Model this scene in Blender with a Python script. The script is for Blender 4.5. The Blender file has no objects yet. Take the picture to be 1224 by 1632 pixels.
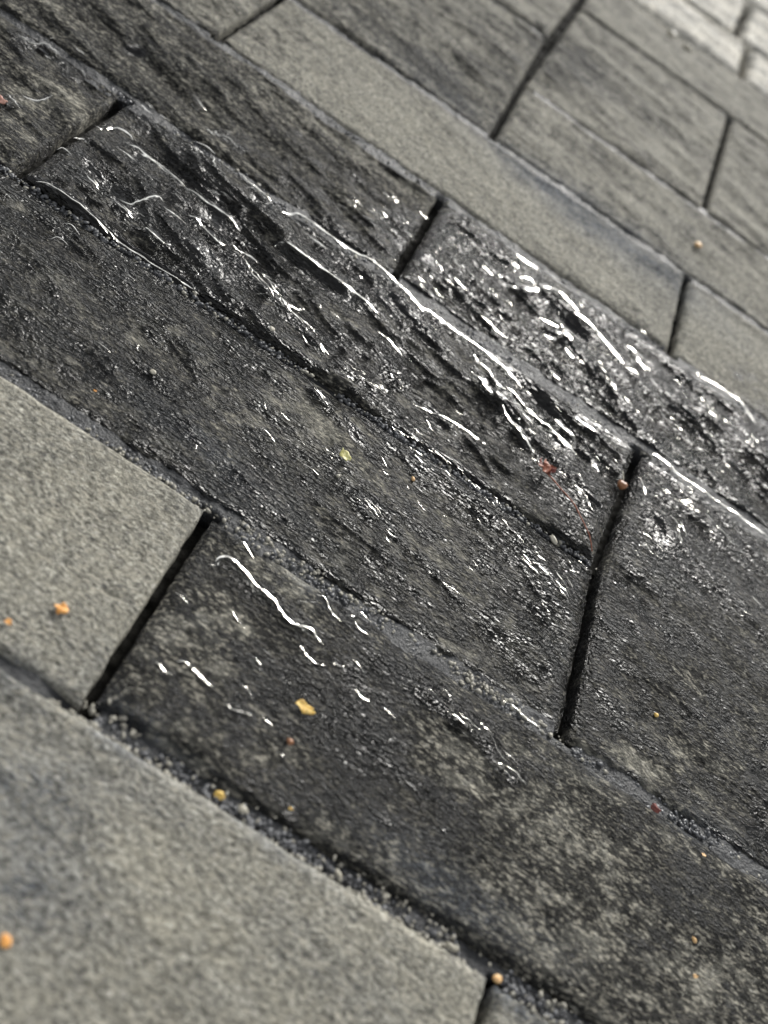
import bpy, math, random
import numpy as np
from mathutils import Matrix, Vector

# ------------------------------------------------------------------ camera, sky, sun, exposure
U = 0.1                                  # one paver course = 0.1 m; ground coordinates below are in courses
scene = bpy.context.scene
CAM = {'right': [0.830818, 0.376676, 0.409704], 'up': [-0.55346, 0.636595, 0.537056], 'fwd': [0.058519, 0.672951, -0.737369], 'v': -1.32399, 'h': 3.10572, 'lens': 33.088235294117645}
cam_data = bpy.data.cameras.new("camera")
cam_data.sensor_width = 36.0
cam_data.lens = CAM['lens']
cam_data.clip_start = 0.01
cam_data.clip_end = 500.0
cam_data.dof.use_dof = True
cam_data.dof.focus_distance = 0.43
cam_data.dof.aperture_fstop = 5.6
cam_obj = bpy.data.objects.new("camera", cam_data)
scene.collection.objects.link(cam_obj)
r, u, f = Vector(CAM['right']), Vector(CAM['up']), Vector(CAM['fwd'])
M = Matrix(((r.x, u.x, -f.x, 0.0), (r.y, u.y, -f.y, CAM['v'] * U), (r.z, u.z, -f.z, CAM['h'] * U), (0, 0, 0, 1)))
cam_obj.matrix_world = M
scene.camera = cam_obj

SUN_EL, SUN_AZ = math.radians(24.0), math.radians(8.0)      # azimuth from +Y towards +X
world = bpy.data.worlds.new("World")
scene.world = world
world.use_nodes = True
wn = world.node_tree
bg = wn.nodes['Background']
sky = wn.nodes.new('ShaderNodeTexSky')
sky.sky_type = 'NISHITA'
sky.sun_disc = False
sky.sun_elevation = SUN_EL
sky.sun_rotation = SUN_AZ
sky.air_density = 1.0
sky.dust_density = 0.4
sky.ozone_density = 0.6
veil = wn.nodes.new('ShaderNodeHueSaturation')          # high overcast takes most of the blue out
veil.inputs['Saturation'].default_value = 0.10
wn.links.new(sky.outputs['Color'], veil.inputs['Color'])
wn.links.new(veil.outputs['Color'], bg.inputs['Color'])
bg.inputs['Strength'].default_value = 0.055
sun_data = bpy.data.lights.new("sun", 'SUN')
sun_data.energy = 1.5
sun_data.angle = math.radians(19.0)
sun_data.color = (1.0, 0.97, 0.92)
sun = bpy.data.objects.new("sun", sun_data)
scene.collection.objects.link(sun)
to_sun = Vector((math.sin(SUN_AZ) * math.cos(SUN_EL), math.cos(SUN_AZ) * math.cos(SUN_EL), math.sin(SUN_EL)))
sun.rotation_euler = to_sun.to_track_quat('Z', 'Y').to_euler()
sun.location = to_sun * 20
vs = scene.view_settings
vs.view_transform = 'Standard'
vs.look = 'None'
vs.exposure = 1.68
vs.gamma = 1.0
vs.use_curve_mapping = False

# ------------------------------------------------------------------ measured ground data (in courses: u along the rows, v away)
RIDGES = [
  [[[-2.049,2.444],[-2.032,2.497],[-1.988,2.497]],0.009,0.022,0.022],
  [[[-2.028,2.271],[-2.016,2.313],[-1.964,2.308]],0.009,0.022,0.022],
  [[[-2.046,2.629],[-2.009,2.649],[-2.005,2.709],[-1.963,2.748],[-1.912,2.749],[-1.876,2.728]],0.009,0.022,0.022],
  [[[-1.869,2.674],[-1.82,2.686],[-1.75,2.666],[-1.697,2.671],[-1.635,2.663],[-1.56,2.652],[-1.499,2.644]],0.016,0.03,0.035],
  [[[-1.505,2.635],[-1.438,2.636],[-1.363,2.625],[-1.313,2.636],[-1.249,2.632],[-1.196,2.624],[-1.155,2.603]],0.028,0.03,0.03],
  [[[-1.65,2.947],[-1.602,2.966],[-1.553,2.963],[-1.51,2.95]],0.016,0.03,0.035],
  [[[-2.053,2.99],[-1.946,2.969],[-1.862,2.966],[-1.771,2.972],[-1.699,2.951]],0.012,0.05,0.045],
  [[[-1.643,2.878],[-1.563,2.844],[-1.515,2.765],[-1.45,2.714],[-1.374,2.702],[-1.32,2.707],[-1.256,2.696]],0.016,0.06,0.03],
  [[[-1.854,2.296],[-1.767,2.262],[-1.689,2.24],[-1.61,2.219],[-1.534,2.216]],0.012,0.05,0.045],
  [[[-1.475,2.19],[-1.397,2.168],[-1.34,2.161],[-1.302,2.15]],0.016,0.03,0.035],
  [[[-1.964,2.026],[-1.906,2.044],[-1.832,2.041],[-1.74,2.042],[-1.653,2.035],[-1.559,2.018],[-1.454,2.015],[-1.393,2.016],[-1.282,2.02],[-1.183,2.028],[-1.046,2.025]],0.014,0.032,0.05],
  [[[-1.682,2.294],[-1.607,2.31],[-1.548,2.437],[-1.502,2.433]],0.009,0.022,0.022],
  [[[-1.477,2.378],[-1.386,2.371],[-1.327,2.364]],0.009,0.022,0.022],
  [[[-1.887,2.583],[-1.82,2.584],[-1.76,2.577]],0.009,0.022,0.022],
  [[[-1.715,1.892],[-1.675,1.906],[-1.618,1.882]],0.009,0.022,0.022],
  [[[-1.697,1.77],[-1.679,1.813],[-1.619,1.805]],0.009,0.022,0.022],
  [[[-1.372,2.455],[-1.306,2.456],[-1.239,2.437],[-1.172,2.417],[-1.138,2.441]],0.016,0.03,0.035],
  [[[-1.149,2.46],[-1.048,2.421],[-0.949,2.363],[-0.851,2.325],[-0.772,2.341],[-0.675,2.284],[-0.597,2.261],[-0.495,2.212],[-0.382,2.161]],0.02,0.055,0.05],
  [[[-0.949,2.363],[-0.903,2.399],[-0.811,2.372],[-0.713,2.314],[-0.622,2.373]],0.012,0.05,0.045],
  [[[-1.109,2.469],[-1.037,2.499],[-0.997,2.507],[-0.956,2.496]],0.009,0.022,0.022],
  [[[-0.375,2.168],[-0.28,2.15],[-0.17,2.147],[-0.057,2.163]],0.012,0.05,0.045],
  [[[-0.954,2.657],[-0.94,2.696],[-0.885,2.702],[-0.802,2.699],[-0.712,2.704],[-0.619,2.704],[-0.522,2.697],[-0.422,2.683],[-0.354,2.662],[-0.313,2.65]],0.03,0.022,0.03],
  [[[-1.355,2.937],[-1.276,2.902],[-1.195,2.906],[-1.125,2.896]],0.016,0.03,0.035],
  [[[-1.257,2.646],[-1.198,2.624],[-1.153,2.595]],0.016,0.03,0.035],
  [[[-1.058,2.915],[-0.995,2.977],[-0.891,2.986],[-0.777,2.974],[-0.691,2.971],[-0.608,2.975],[-0.5,2.977],[-0.393,2.956],[-0.308,2.93],[-0.216,2.913],[-0.135,2.894],[-0.077,2.929],[0.055,2.917]],0.02,0.026,0.045],
  [[[-0.881,2.896],[-0.803,2.883],[-0.726,2.871]],0.009,0.022,0.022],
  [[[-0.128,2.344],[-0.045,2.31],[0.024,2.279]],0.012,0.05,0.045],
  [[[-0.269,2.555],[-0.182,2.539],[-0.089,2.511]],0.009,0.022,0.022],
  [[[-0.04,2.947],[0.083,2.914],[0.201,2.926],[0.313,2.921],[0.405,2.904],[0.476,2.875],[0.557,2.856]],0.026,0.024,0.035],
  [[[0.561,2.843],[0.602,2.866],[0.657,2.849]],0.009,0.022,0.022],
  [[[0.658,2.923],[0.738,2.903],[0.809,2.875]],0.007,0.018,0.016],
  [[[0.785,2.833],[0.807,2.801],[0.863,2.777],[0.944,2.77]],0.016,0.03,0.035],
  [[[0.869,2.88],[0.957,2.877],[1.034,2.865],[1.077,2.845]],0.016,0.03,0.035],
  [[[0.229,2.85],[0.279,2.799],[0.347,2.778],[0.378,2.727],[0.425,2.712],[0.472,2.733]],0.022,0.022,0.03],
  [[[0.467,2.764],[0.53,2.756],[0.588,2.726],[0.665,2.714],[0.736,2.68],[0.785,2.676],[0.861,2.664],[0.936,2.652],[0.939,2.648],[0.99,2.648]],0.03,0.022,0.03],
  [[[0.212,2.646],[0.274,2.638]],0.009,0.022,0.022],
  [[[0.271,2.708],[0.367,2.644],[0.473,2.611],[0.527,2.56],[0.605,2.502],[0.675,2.47],[0.753,2.446],[0.748,2.454]],0.018,0.04,0.03],
  [[[0.575,2.557],[0.626,2.581],[0.663,2.575]],0.009,0.022,0.022],
  [[[0.119,3.909],[0.195,3.891],[0.302,3.901]],0.016,0.03,0.035],
  [[[0.166,3.58],[0.274,3.616],[0.328,3.657],[0.368,3.74],[0.431,3.802],[0.5,3.801],[0.58,3.766]],0.016,0.03,0.035],
  [[[0.225,3.721],[0.289,3.775],[0.35,3.754]],0.009,0.022,0.022],
  [[[0.542,3.666],[0.625,3.705],[0.719,3.711],[0.808,3.688],[0.888,3.645],[0.967,3.603],[1.029,3.574]],0.03,0.028,0.03],
  [[[1.048,3.552],[1.101,3.557],[1.145,3.541]],0.009,0.022,0.022],
  [[[0.451,3.485],[0.525,3.503],[0.587,3.518]],0.009,0.022,0.022],
  [[[0.516,3.365],[0.584,3.398],[0.594,3.451],[0.668,3.469],[0.663,3.4],[0.716,3.354],[0.784,3.345]],0.016,0.03,0.035],
  [[[-0.17,3.265],[-0.068,3.233],[0.028,3.215]],0.012,0.05,0.045],
  [[[0.158,3.173],[0.253,3.155],[0.343,3.152]],0.009,0.022,0.022],
  [[[0.036,3.83],[0.105,3.792],[0.198,3.76]],0.012,0.05,0.045],
  [[[1.013,3.803],[1.093,3.759],[1.177,3.636]],0.009,0.022,0.022],
  [[[0.824,3.388],[0.945,3.333],[1.068,3.264],[1.182,3.226],[1.274,3.223]],0.012,0.05,0.045],
  [[[1.351,2.937],[1.4,3.0],[1.463,2.999],[1.556,2.981],[1.645,2.986],[1.747,2.985],[1.851,2.978],[1.966,2.98],[2.07,2.972],[2.192,2.964]],0.026,0.032,0.05],
  [[[1.482,2.798],[1.568,2.745],[1.636,2.773],[1.748,2.775],[1.838,2.759],[1.939,2.751]],0.012,0.05,0.045],
  [[[1.584,2.906],[1.66,2.908],[1.73,2.871]],0.012,0.05,0.045],
  [[[1.477,2.602],[1.548,2.556],[1.615,2.523],[1.656,2.439]],0.012,0.07,0.05],
  [[[1.538,3.978],[1.663,4.001],[1.793,4.005],[1.903,3.948],[1.984,3.885]],0.014,0.032,0.05],
  [[[1.493,3.764],[1.605,3.692],[1.694,3.661],[1.765,3.652]],0.012,0.05,0.045],
  [[[1.344,2.755],[1.385,2.711],[1.406,2.649]],0.009,0.022,0.022],
  [[[0.732,2.683],[0.804,2.684],[0.893,2.668],[0.971,2.649]],0.016,0.03,0.035],
  [[[0.974,2.762],[1.052,2.701],[1.146,2.624]],0.012,0.05,0.045],
  [[[0.869,2.401],[0.985,2.399],[1.076,2.327],[1.181,2.241]],0.012,0.05,0.045],
  [[[0.036,1.975],[0.144,1.975],[0.253,1.976],[0.37,1.958],[0.486,1.941],[0.609,1.906],[0.703,1.823]],0.014,0.07,0.06],
  [[[0.811,1.847],[0.958,1.789],[1.102,1.732],[1.205,1.687]],0.014,0.07,0.05],
  [[[1.087,1.896],[1.218,1.891]],0.012,0.05,0.045],
  [[[0.098,2.253],[0.274,2.288],[0.402,2.303],[0.524,2.284]],0.009,0.022,0.022],
  [[[-0.239,0.77],[-0.217,0.783],[-0.22,0.818],[-0.196,0.843],[-0.151,0.841],[-0.109,0.827],[-0.054,0.807],[0.005,0.796],[0.053,0.787],[0.091,0.765],[0.135,0.748],[0.179,0.746],[0.228,0.768],[0.27,0.754],[0.307,0.742]],0.02,0.018,0.022],
  [[[-0.212,0.908],[-0.184,0.944],[-0.155,0.933],[-0.112,0.912]],0.014,0.016,0.02],
  [[[-0.286,0.571],[-0.251,0.574],[-0.215,0.562]],0.007,0.018,0.016],
  [[[0.125,0.849],[0.162,0.863],[0.204,0.894]],0.009,0.022,0.022],
  [[[0.185,0.922],[0.218,0.927],[0.257,0.894],[0.295,0.881],[0.322,0.88]],0.009,0.022,0.022],
  [[[0.324,0.913],[0.367,0.936],[0.373,0.961],[0.431,0.953]],0.009,0.022,0.022],
  [[[0.37,0.911],[0.406,0.892],[0.448,0.898]],0.009,0.022,0.022],
  [[[0.232,0.686],[0.274,0.664],[0.313,0.654],[0.352,0.671]],0.016,0.016,0.02],
  [[[0.361,0.694],[0.394,0.698],[0.421,0.713]],0.009,0.022,0.022],
  [[[0.438,0.76],[0.476,0.744],[0.509,0.729]],0.009,0.022,0.022],
  [[[0.502,0.653],[0.536,0.635],[0.58,0.642]],0.009,0.022,0.022],
  [[[-0.127,0.328],[-0.099,0.348],[-0.053,0.337],[-0.001,0.33],[0.046,0.324]],0.014,0.018,0.02],
  [[[-0.194,0.274],[-0.167,0.286],[-0.131,0.272],[-0.102,0.288]],0.009,0.022,0.022],
  [[[0.108,0.395],[0.145,0.395],[0.182,0.372]],0.009,0.022,0.022],
  [[[0.109,0.304],[0.138,0.294],[0.179,0.306],[0.213,0.316]],0.009,0.022,0.022],
  [[[0.244,0.333],[0.294,0.329]],0.009,0.022,0.022],
  [[[-0.064,0.645],[-0.027,0.624],[0.022,0.612]],0.007,0.018,0.016],
  [[[0.103,0.528],[0.145,0.512]],0.007,0.018,0.016],
  [[[-0.409,1.518],[-0.326,1.502]],0.009,0.022,0.022],
  [[[-0.357,1.902],[-0.28,1.873],[-0.189,1.832]],0.012,0.05,0.045],
  [[[0.071,1.476],[0.148,1.455],[0.231,1.419]],0.012,0.05,0.045],
  [[[-1.207,1.401],[-1.12,1.391]],0.009,0.022,0.022],
  [[[0.506,0.65],[0.575,0.643]],0.009,0.022,0.022],
  [[[0.356,0.256],[0.397,0.242]],0.007,0.018,0.016],
  [[[0.694,0.824],[0.788,0.817],[0.871,0.801],[0.95,0.792],[1.064,0.774],[1.127,0.724],[1.223,0.711],[1.308,0.683]],0.012,0.05,0.045],
  [[[0.635,0.653],[0.701,0.637]],0.009,0.022,0.022],
  [[[1.077,0.995],[1.181,0.967],[1.277,0.966]],0.014,0.032,0.05],
  [[[-2.759,2.841],[-2.662,2.892],[-2.58,2.967],[-2.439,2.935],[-2.308,2.861]],0.016,0.07,0.05],
  [[[-1.93,3.366],[-1.8,3.326]],0.012,0.05,0.045],
  [[[-1.704,3.234],[-1.577,3.195],[-1.426,3.149]],0.012,0.05,0.045],
  [[[-2.413,2.532],[-2.333,2.575],[-2.315,2.653]],0.009,0.022,0.022],
  [[[-2.469,2.435],[-2.361,2.389]],0.012,0.05,0.045],
  [[[-0.368,6.752],[-0.16,6.574],[0.064,6.436],[0.351,6.273],[0.685,6.007],[0.95,6.023],[1.217,6.039]],0.012,0.08,0.06],
  [[[-1.145,5.686],[-0.965,5.726],[-0.767,5.65],[-0.639,5.528]],0.012,0.08,0.06],
  [[[-1.528,5.796],[-1.278,5.737],[-1.031,5.752],[-0.781,5.841],[-0.511,5.888]],0.01,0.08,0.06],
  [[[1.273,6.059],[1.532,5.949],[1.817,5.932]],0.012,0.08,0.06],
  [[[-1.431,6.173],[-1.123,6.209],[-0.829,6.212],[-0.536,6.135]],0.01,0.08,0.06],
]
SCOOPS = [
  [-1.2844,2.5618,6.9955,0.751,1.8559,11.6676,0.05],
  [-0.6264,2.6507,3.3296,0.2349,0.2014,9.3823,0.06],
  [0.6291,2.6731,3.6944,-0.6935,3.199,12.7156,0.05],
  [0.8713,2.6015,7.0445,-1.5702,3.4731,13.8181,0.04],
  [0.6766,3.6126,5.065,-0.7224,1.5337,8.8642,0.055],
  [-1.157,2.8514,11.6298,1.6139,0.3238,16.3868,0.04],
  [-1.5814,2.941,13.7147,2.6409,0.3749,19.7019,0.04],
  [-1.7938,2.6543,19.7213,4.5134,0.5209,24.0537,0.03],
  [-1.7188,2.3043,3.6459,0.4243,3.8815,13.816,0.05],
  [-1.1046,2.2585,5.4578,0.4702,1.6766,10.7269,0.04],
  [-0.2144,2.7766,4.266,-0.0754,1.3681,12.929,0.03],
  [1.5465,2.4651,6.0576,-3.2473,10.7813,12.1223,0.012],
  [0.8741,3.2078,12.3667,-2.8084,5.5748,16.8642,0.03],
  [0.7019,2.8543,5.7624,-1.0486,4.2745,18.9601,0.03],
  [0.8843,2.7343,11.2304,-2.1059,4.1584,25.2982,0.03],
  [-0.344,3.3188,4.6512,0.1374,0.2031,13.1496,0.02],
  [-2.3261,3.4255,10.3604,4.8919,-11.9687,15.2405,0.05],
  [0.4102,3.6277,10.184,-0.6306,0.183,14.5171,0.04],
  [-0.0617,1.8237,8.0218,-2.1193,13.6148,24.7816,0.03],
]
BLOBS = [
  [-0.638,2.987,4.886,0.337,0.078,4.221,0.5,0.0,0.0],
  [-0.493,3.412,6.923,0.329,0.055,3.775,0.5,0.0,0.0],
  [-1.335,3.286,2.382,0.365,0.063,3.942,0.1,0.3,0.0],
  [-1.137,4.433,1.124,0.127,0.015,2.642,-0.7,-0.45,0.0],
  [0.113,4.393,1.102,-0.027,0.015,2.63,-0.8,-0.35,0.0],
  [0.747,4.463,2.653,-0.247,0.013,2.572,-0.6,-0.2,0.0],
  [0.812,4.823,1.35,-0.141,0.148,3.871,0.0,0.35,0.8],
  [-0.0,4.898,1.928,-0.037,0.259,6.819,0.0,0.3,0.6],
  [1.721,4.814,3.233,-0.62,0.004,2.115,-0.5,-0.3,0.0],
  [-0.211,3.366,4.611,0.06,0.057,3.805,0.3,0.0,0.0],
  [0.818,3.651,1.863,-0.206,0.028,2.295,0.35,0.0,0.0],
  [1.676,3.561,2.159,-0.465,0.026,1.972,0.5,0.0,0.0],
  [1.839,4.37,4.733,-1.014,0.036,5.979,0.35,0.0,0.0],
  [-2.405,3.45,2.256,0.965,-1.15,2.101,-0.1,0.3,0.0],
  [-2.357,2.581,3.555,1.286,-0.379,3.032,-0.1,-0.1,0.0],
  [-1.978,3.444,2.367,0.543,0.056,3.818,-0.3,0.15,0.0],
  [-0.379,0.65,6.994,0.355,0.169,4.292,-0.1,0.0,0.0],
  [1.931,3.741,3.161,-0.761,0.025,2.216,0.4,0.0,0.0],
  [-0.906,3.546,1.825,0.177,0.08,5.946,0.15,0.4,0.0],
  [0.379,3.724,1.739,-0.1,0.083,7.037,0.35,0.35,0.0],
  [-1.885,4.469,4.187,0.811,0.021,4.015,0.1,0.3,0.0],
  [-1.316,5.287,1.902,0.185,0.458,4.092,0.05,0.4,0.1],
  [-0.843,5.178,3.268,0.164,0.582,5.206,0.0,0.35,0.2],
  [-0.014,6.908,1.605,-0.068,0.757,3.686,0.0,0.35,0.1],
  [0.831,6.543,2.177,-0.259,0.71,3.489,0.0,-0.3,0.0],
  [-0.404,6.526,4.987,-0.046,0.254,1.268,0.0,0.25,0.0],
  [-0.398,1.015,6.549,0.333,0.182,5.06,0.1,0.25,0.2],
  [-0.364,0.176,4.182,0.22,0.616,14.168,0.0,0.2,0.2],
  [0.084,-0.159,4.048,-0.17,0.747,16.141,0.0,0.25,0.3],
  [0.928,-0.274,3.213,-0.748,0.581,12.368,0.0,0.2,0.2],
  [-0.047,0.619,6.96,-0.077,0.465,11.801,-0.35,-0.6,0.0],
  [-0.149,0.46,6.168,0.05,0.44,10.751,-0.35,-0.6,0.0],
  [0.105,0.932,7.822,-0.852,2.271,15.693,-0.3,-0.5,0.0],
  [0.909,0.618,4.496,-0.856,0.222,5.677,-0.3,-0.4,0.0],
  [1.502,0.619,2.643,-0.797,0.218,5.597,-0.35,-0.4,0.0],
  [0.822,0.416,3.509,-0.634,0.252,6.146,0.25,0.6,0.0],
  [0.288,0.527,4.666,-0.351,0.289,7.197,0.25,0.6,0.0],
  [0.555,0.751,4.439,-0.537,0.315,8.265,0.3,0.5,0.0],
  [-0.079,0.749,13.609,-0.069,0.649,16.964,0.3,0.7,0.0],
  [0.62,0.485,6.982,-0.976,0.368,9.116,0.3,0.7,0.0],
  [1.032,0.762,6.552,-1.361,0.622,16.464,0.2,0.2,0.0],
  [2.043,0.636,3.24,-1.301,0.256,6.626,0.1,0.3,0.0],
  [2.335,0.537,4.359,-2.025,0.268,6.826,-0.4,-0.45,0.0],
  [1.569,0.213,2.665,-0.906,0.236,5.57,-0.3,-0.3,0.0],
  [1.087,0.182,2.726,-0.664,0.435,10.151,0.0,0.15,0.4],
  [-0.048,0.008,4.269,-0.417,2.026,15.001,0.0,-0.1,1.0],
  [0.452,-0.027,3.882,-0.463,1.023,22.737,0.0,0.1,0.6],
  [1.49,-0.038,7.5,-2.558,0.991,22.187,0.0,0.0,0.8],
  [-0.279,-0.318,4.489,1.409,-1.154,5.452,0.0,0.5,0.5],
  [-0.069,-0.542,5.323,0.461,-0.211,7.085,0.0,0.45,0.5],
  [-0.482,-0.077,8.116,1.351,-0.678,15.662,0.0,0.4,0.3],
  [-0.544,-0.026,9.659,1.718,-0.826,18.435,0.0,0.5,0.4],
  [-0.193,1.031,6.468,-0.355,2.479,17.064,0.0,-0.2,1.0],
  [0.218,0.948,3.892,-0.501,3.229,22.26,0.0,-0.35,0.3],
  [0.765,0.97,4.776,-0.732,0.928,25.753,0.0,-0.3,0.3],
  [-0.51,1.255,1.891,0.052,1.168,11.465,0.0,0.15,0.6],
  [1.744,1.124,5.169,-1.637,0.377,10.958,-0.2,-0.8,0.0],
  [1.615,0.991,12.387,-3.735,0.669,18.793,-0.1,-0.6,0.8],
  [2.131,1.005,5.211,-2.037,0.521,14.765,0.0,-0.2,0.8],
  [0.135,1.666,1.738,-0.131,0.413,4.003,-0.1,-0.1,0.0],
  [-0.255,1.893,4.193,-0.42,1.595,5.678,-0.2,-0.25,0.0],
  [-0.887,1.664,2.747,0.165,0.754,5.008,-0.1,-0.1,0.0],
  [1.694,2.747,2.609,-0.773,0.456,2.75,0.5,0.0,0.0],
  [1.52,1.76,3.37,-1.995,1.737,2.145,0.1,0.1,0.0],
  [1.972,1.692,2.744,-1.067,0.375,2.411,-0.2,0.2,0.0],
  [1.562,1.59,5.621,-1.854,0.595,3.868,0.05,0.0,0.0],
  [0.202,2.352,1.96,-0.153,0.518,4.94,0.1,-0.1,0.0],
  [0.609,2.884,2.885,-0.487,1.258,5.576,0.3,0.2,0.0],
  [-0.956,3.126,3.622,0.392,0.143,8.302,0.2,0.2,0.0],
  [-1.241,2.363,2.318,0.242,0.533,3.39,0.3,0.3,0.0],
  [-1.423,1.864,2.509,0.412,0.618,5.987,0.1,0.1,0.0],
]
SPOT = {
  'orange_left': [-0.5583, 0.2577, 0.2503, 0.0554],
  'orange_edge': [-0.667, 0.11, -0.4702, 0.0322],
  'orange_seed': [-0.061, -0.7027, -0.7519, 0.0487],
  'tan_seed_gap': [1.4123, -0.0124, 0.0428, 0.0456],
  'yellow_flake': [0.3653, 0.4591, -0.0407, 0.0843],
  'gold_joint': [0.2554, 0.0066, -0.0447, 0.0427],
  'green_flake': [-0.0395, 1.6479, -0.4934, 0.0743],
  'cream_pebble': [-0.0124, 1.5369, -0.5923, 0.0309],
  'tan_speck': [0.2868, 1.8042, -1.0066, 0.0324],
  'flower': [0.8454, 2.3538, -0.7769, 0.122],
  'stem_end': [1.2237, 2.0403, 0.6909, 0.0308],
  'stem_mid': [1.0421, 2.207, 0.716, 0.0315],
  'brown_seed': [1.2639, 2.6102, 1.6782, 0.0535],
  'yellow_dot': [1.7732, 1.4101, -0.6708, 0.0282],
  'tan_dot': [2.147, 0.541, -0.6282, 0.0294],
  'tan_flake': [2.1722, 0.4081, 0.053, 0.0263],
  'far_dot': [1.2352, 5.4299, -0.1904, 0.0553],
  'red_bit': [1.8507, 0.9599, -0.0358, 0.0577],
  'brown_bit': [0.3764, 0.3117, -0.5251, 0.0387],
  'rust_bit': [2.1177, 0.8979, 0.2479, 0.0339],
  'pink_chip': [-2.4185, 2.3835, -0.3748, 0.0681],
  'pebble_crack': [1.029, 1.9893, -0.6701, 0.0519],
  'pebble_lit': [-0.9324, 1.4372, -0.1472, 0.0491],
  'pebble_a': [0.4794, 0.2599, 0.0514, 0.0451],
  'pebble_b': [0.3526, 0.01, -0.1348, 0.0642],
  'pebble_c': [0.7464, 0.0023, -0.323, 0.043],
  'pebble_d': [-0.6662, 2.0706, -0.5979, 0.0454],
  'chip_far_a': [0.4834, 8.7849, 0.2786, 0.1034],
  'chip_far_b': [0.2893, 8.8546, -0.2221, 0.0977],
  'orange_fleck': [-1.0443, 1.1697, 0.0796, 0.0182],
  'pebble_e': [1.2144, -0.0033, -0.0444, 0.052],
  'pebble_f': [-0.4417, 0.9279, 0.7172, 0.0353],
  'gold_speck': [0.4925, 0.0981, 0.0469, 0.0197],
  'pebble_g': [-0.3536, 0.8177, -0.1419, 0.0297],
  'pebble_h': [-0.6594, 1.0069, -0.1434, 0.0407],
}


# ------------------------------------------------------------------ noise
def _hash(ix, iy, seed):
    h = (ix.astype(np.int64) * 374761393 + iy.astype(np.int64) * 668265263 + seed * 982451653) & 0xFFFFFFFF
    h = ((h ^ (h >> 13)) * 1274126177) & 0xFFFFFFFF
    return (h ^ (h >> 16)) & 0xFFFFFFFF

def perlin(x, y, seed=0):
    ix, iy = np.floor(x), np.floor(y)
    fx, fy = x - ix, y - iy
    def grad(dx, dy):
        a = _hash(ix + dx, iy + dy, seed).astype(np.float64) * (2 * math.pi / 4294967296.0)
        return np.cos(a) * (fx - dx) + np.sin(a) * (fy - dy)
    sx, sy = fx * fx * fx * (fx * (fx * 6 - 15) + 10), fy * fy * fy * (fy * (fy * 6 - 15) + 10)
    a = grad(0, 0) * (1 - sx) + grad(1, 0) * sx
    b = grad(0, 1) * (1 - sx) + grad(1, 1) * sx
    return (a * (1 - sy) + b * sy) * 1.5

def fbm(x, y, octv, seed=0, gain=0.5):
    s, amp, t = 0.0, 1.0, 0.0
    for o in range(octv):
        s = s + amp * perlin(x, y, seed + o * 17)
        t += amp
        amp *= gain
        x, y = x * 2.03 + 3.7, y * 2.03 - 1.3
    return s / t

def sstep(a, b, x):
    t = np.clip((x - a) / (b - a), 0, 1)
    return t * t * (3 - 2 * t)

# ------------------------------------------------------------------ the split face of the stone
SHEEN = [None]
def ridge_height(uu, vv):
    """thin crests left where the face split: steep on the near side, rounded away on the far side"""
    out = np.zeros_like(uu)
    sheen = np.zeros_like(uu)         # broad shoulders that stay wet
    film = np.zeros_like(uu)          # water clings to the crest
    # a little waviness so that no crest is a clean polyline
    wu = uu + 0.012 * perlin(uu * 14, vv * 14, 901)
    wv = vv + 0.010 * perlin(uu * 16, vv * 16, 902)
    for pts, h, wf, wn_ in RIDGES:
        p = np.array(pts)
        broad = wf >= 0.05
        strong_ = wn_ > 0.023
        wf, wn_ = wf * (1.0 if wf < 0.025 else 1.2), wn_ * 0.7
        pm = p.mean(0)
        look = math.atan2(CAM['h'], math.hypot(pm[1] - CAM['v'], pm[0]))
        h = min(wf * 3.0 * math.tan(max(look - 0.41, 0.14) / 2), 0.016 if broad else 0.024) * (1.0 if broad or strong_ else 0.15)
        wet_k = 0.1 if broad else (1.0 if strong_ else 0.3)
        m = 4 * max(wf, wn_)
        sel = np.nonzero((wu > p[:, 0].min() - m) & (wu < p[:, 0].max() + m) & (wv > p[:, 1].min() - m) & (wv < p[:, 1].max() + m))
        if sel[0].size == 0:
            continue
        x, y = wu[sel], wv[sel]
        seg = np.hypot(*(p[1:] - p[:-1]).T)
        L = seg.sum()
        best = np.full(x.shape, 1e9)
        sd = np.zeros_like(x)
        al = np.zeros_like(x)
        acc = 0.0
        for i in range(len(p) - 1):
            d = (p[i + 1] - p[i]) / max(seg[i], 1e-6)
            n = np.array([-d[1], d[0]])
            if n[1] < 0:
                n = -n
            t = np.clip((x - p[i, 0]) * d[0] + (y - p[i, 1]) * d[1], 0, seg[i])
            dx, dy = x - p[i, 0] - t * d[0], y - p[i, 1] - t * d[1]
            dist = np.hypot(dx, dy)
            k = dist < best
            best = np.where(k, dist, best)
            sd = np.where(k, np.where(dx * n[0] + dy * n[1] >= 0, dist, -dist), sd)
            al = np.where(k, (acc + t) / L, al)
            acc += seg[i]
        var = 0.9 + 0.35 * perlin(x * 9, y * 9, 77)
        prof = np.where(sd >= 0, np.exp(-(np.maximum(sd, 0) / wf) ** 1.5), np.exp(-(np.maximum(-sd, 0) / wn_) ** 1.3))
        tap = np.clip(np.minimum(al, 1 - al) * 9, 0.12, 1)
        out[sel] = np.maximum(out[sel], h * prof * tap * var)
        film[sel] = np.maximum(film[sel], wet_k * tap * np.exp(-((sd - 0.45 * wf) / (0.75 * wf)) ** 4) * sstep(0.62, 0.8, var))
        if broad:
            sheen[sel] = np.maximum(sheen[sel], tap * np.exp(-((sd - 0.3 * wf) / (0.9 * wf)) ** 2))
    SHEEN[0] = sheen
    return out, film

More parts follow.
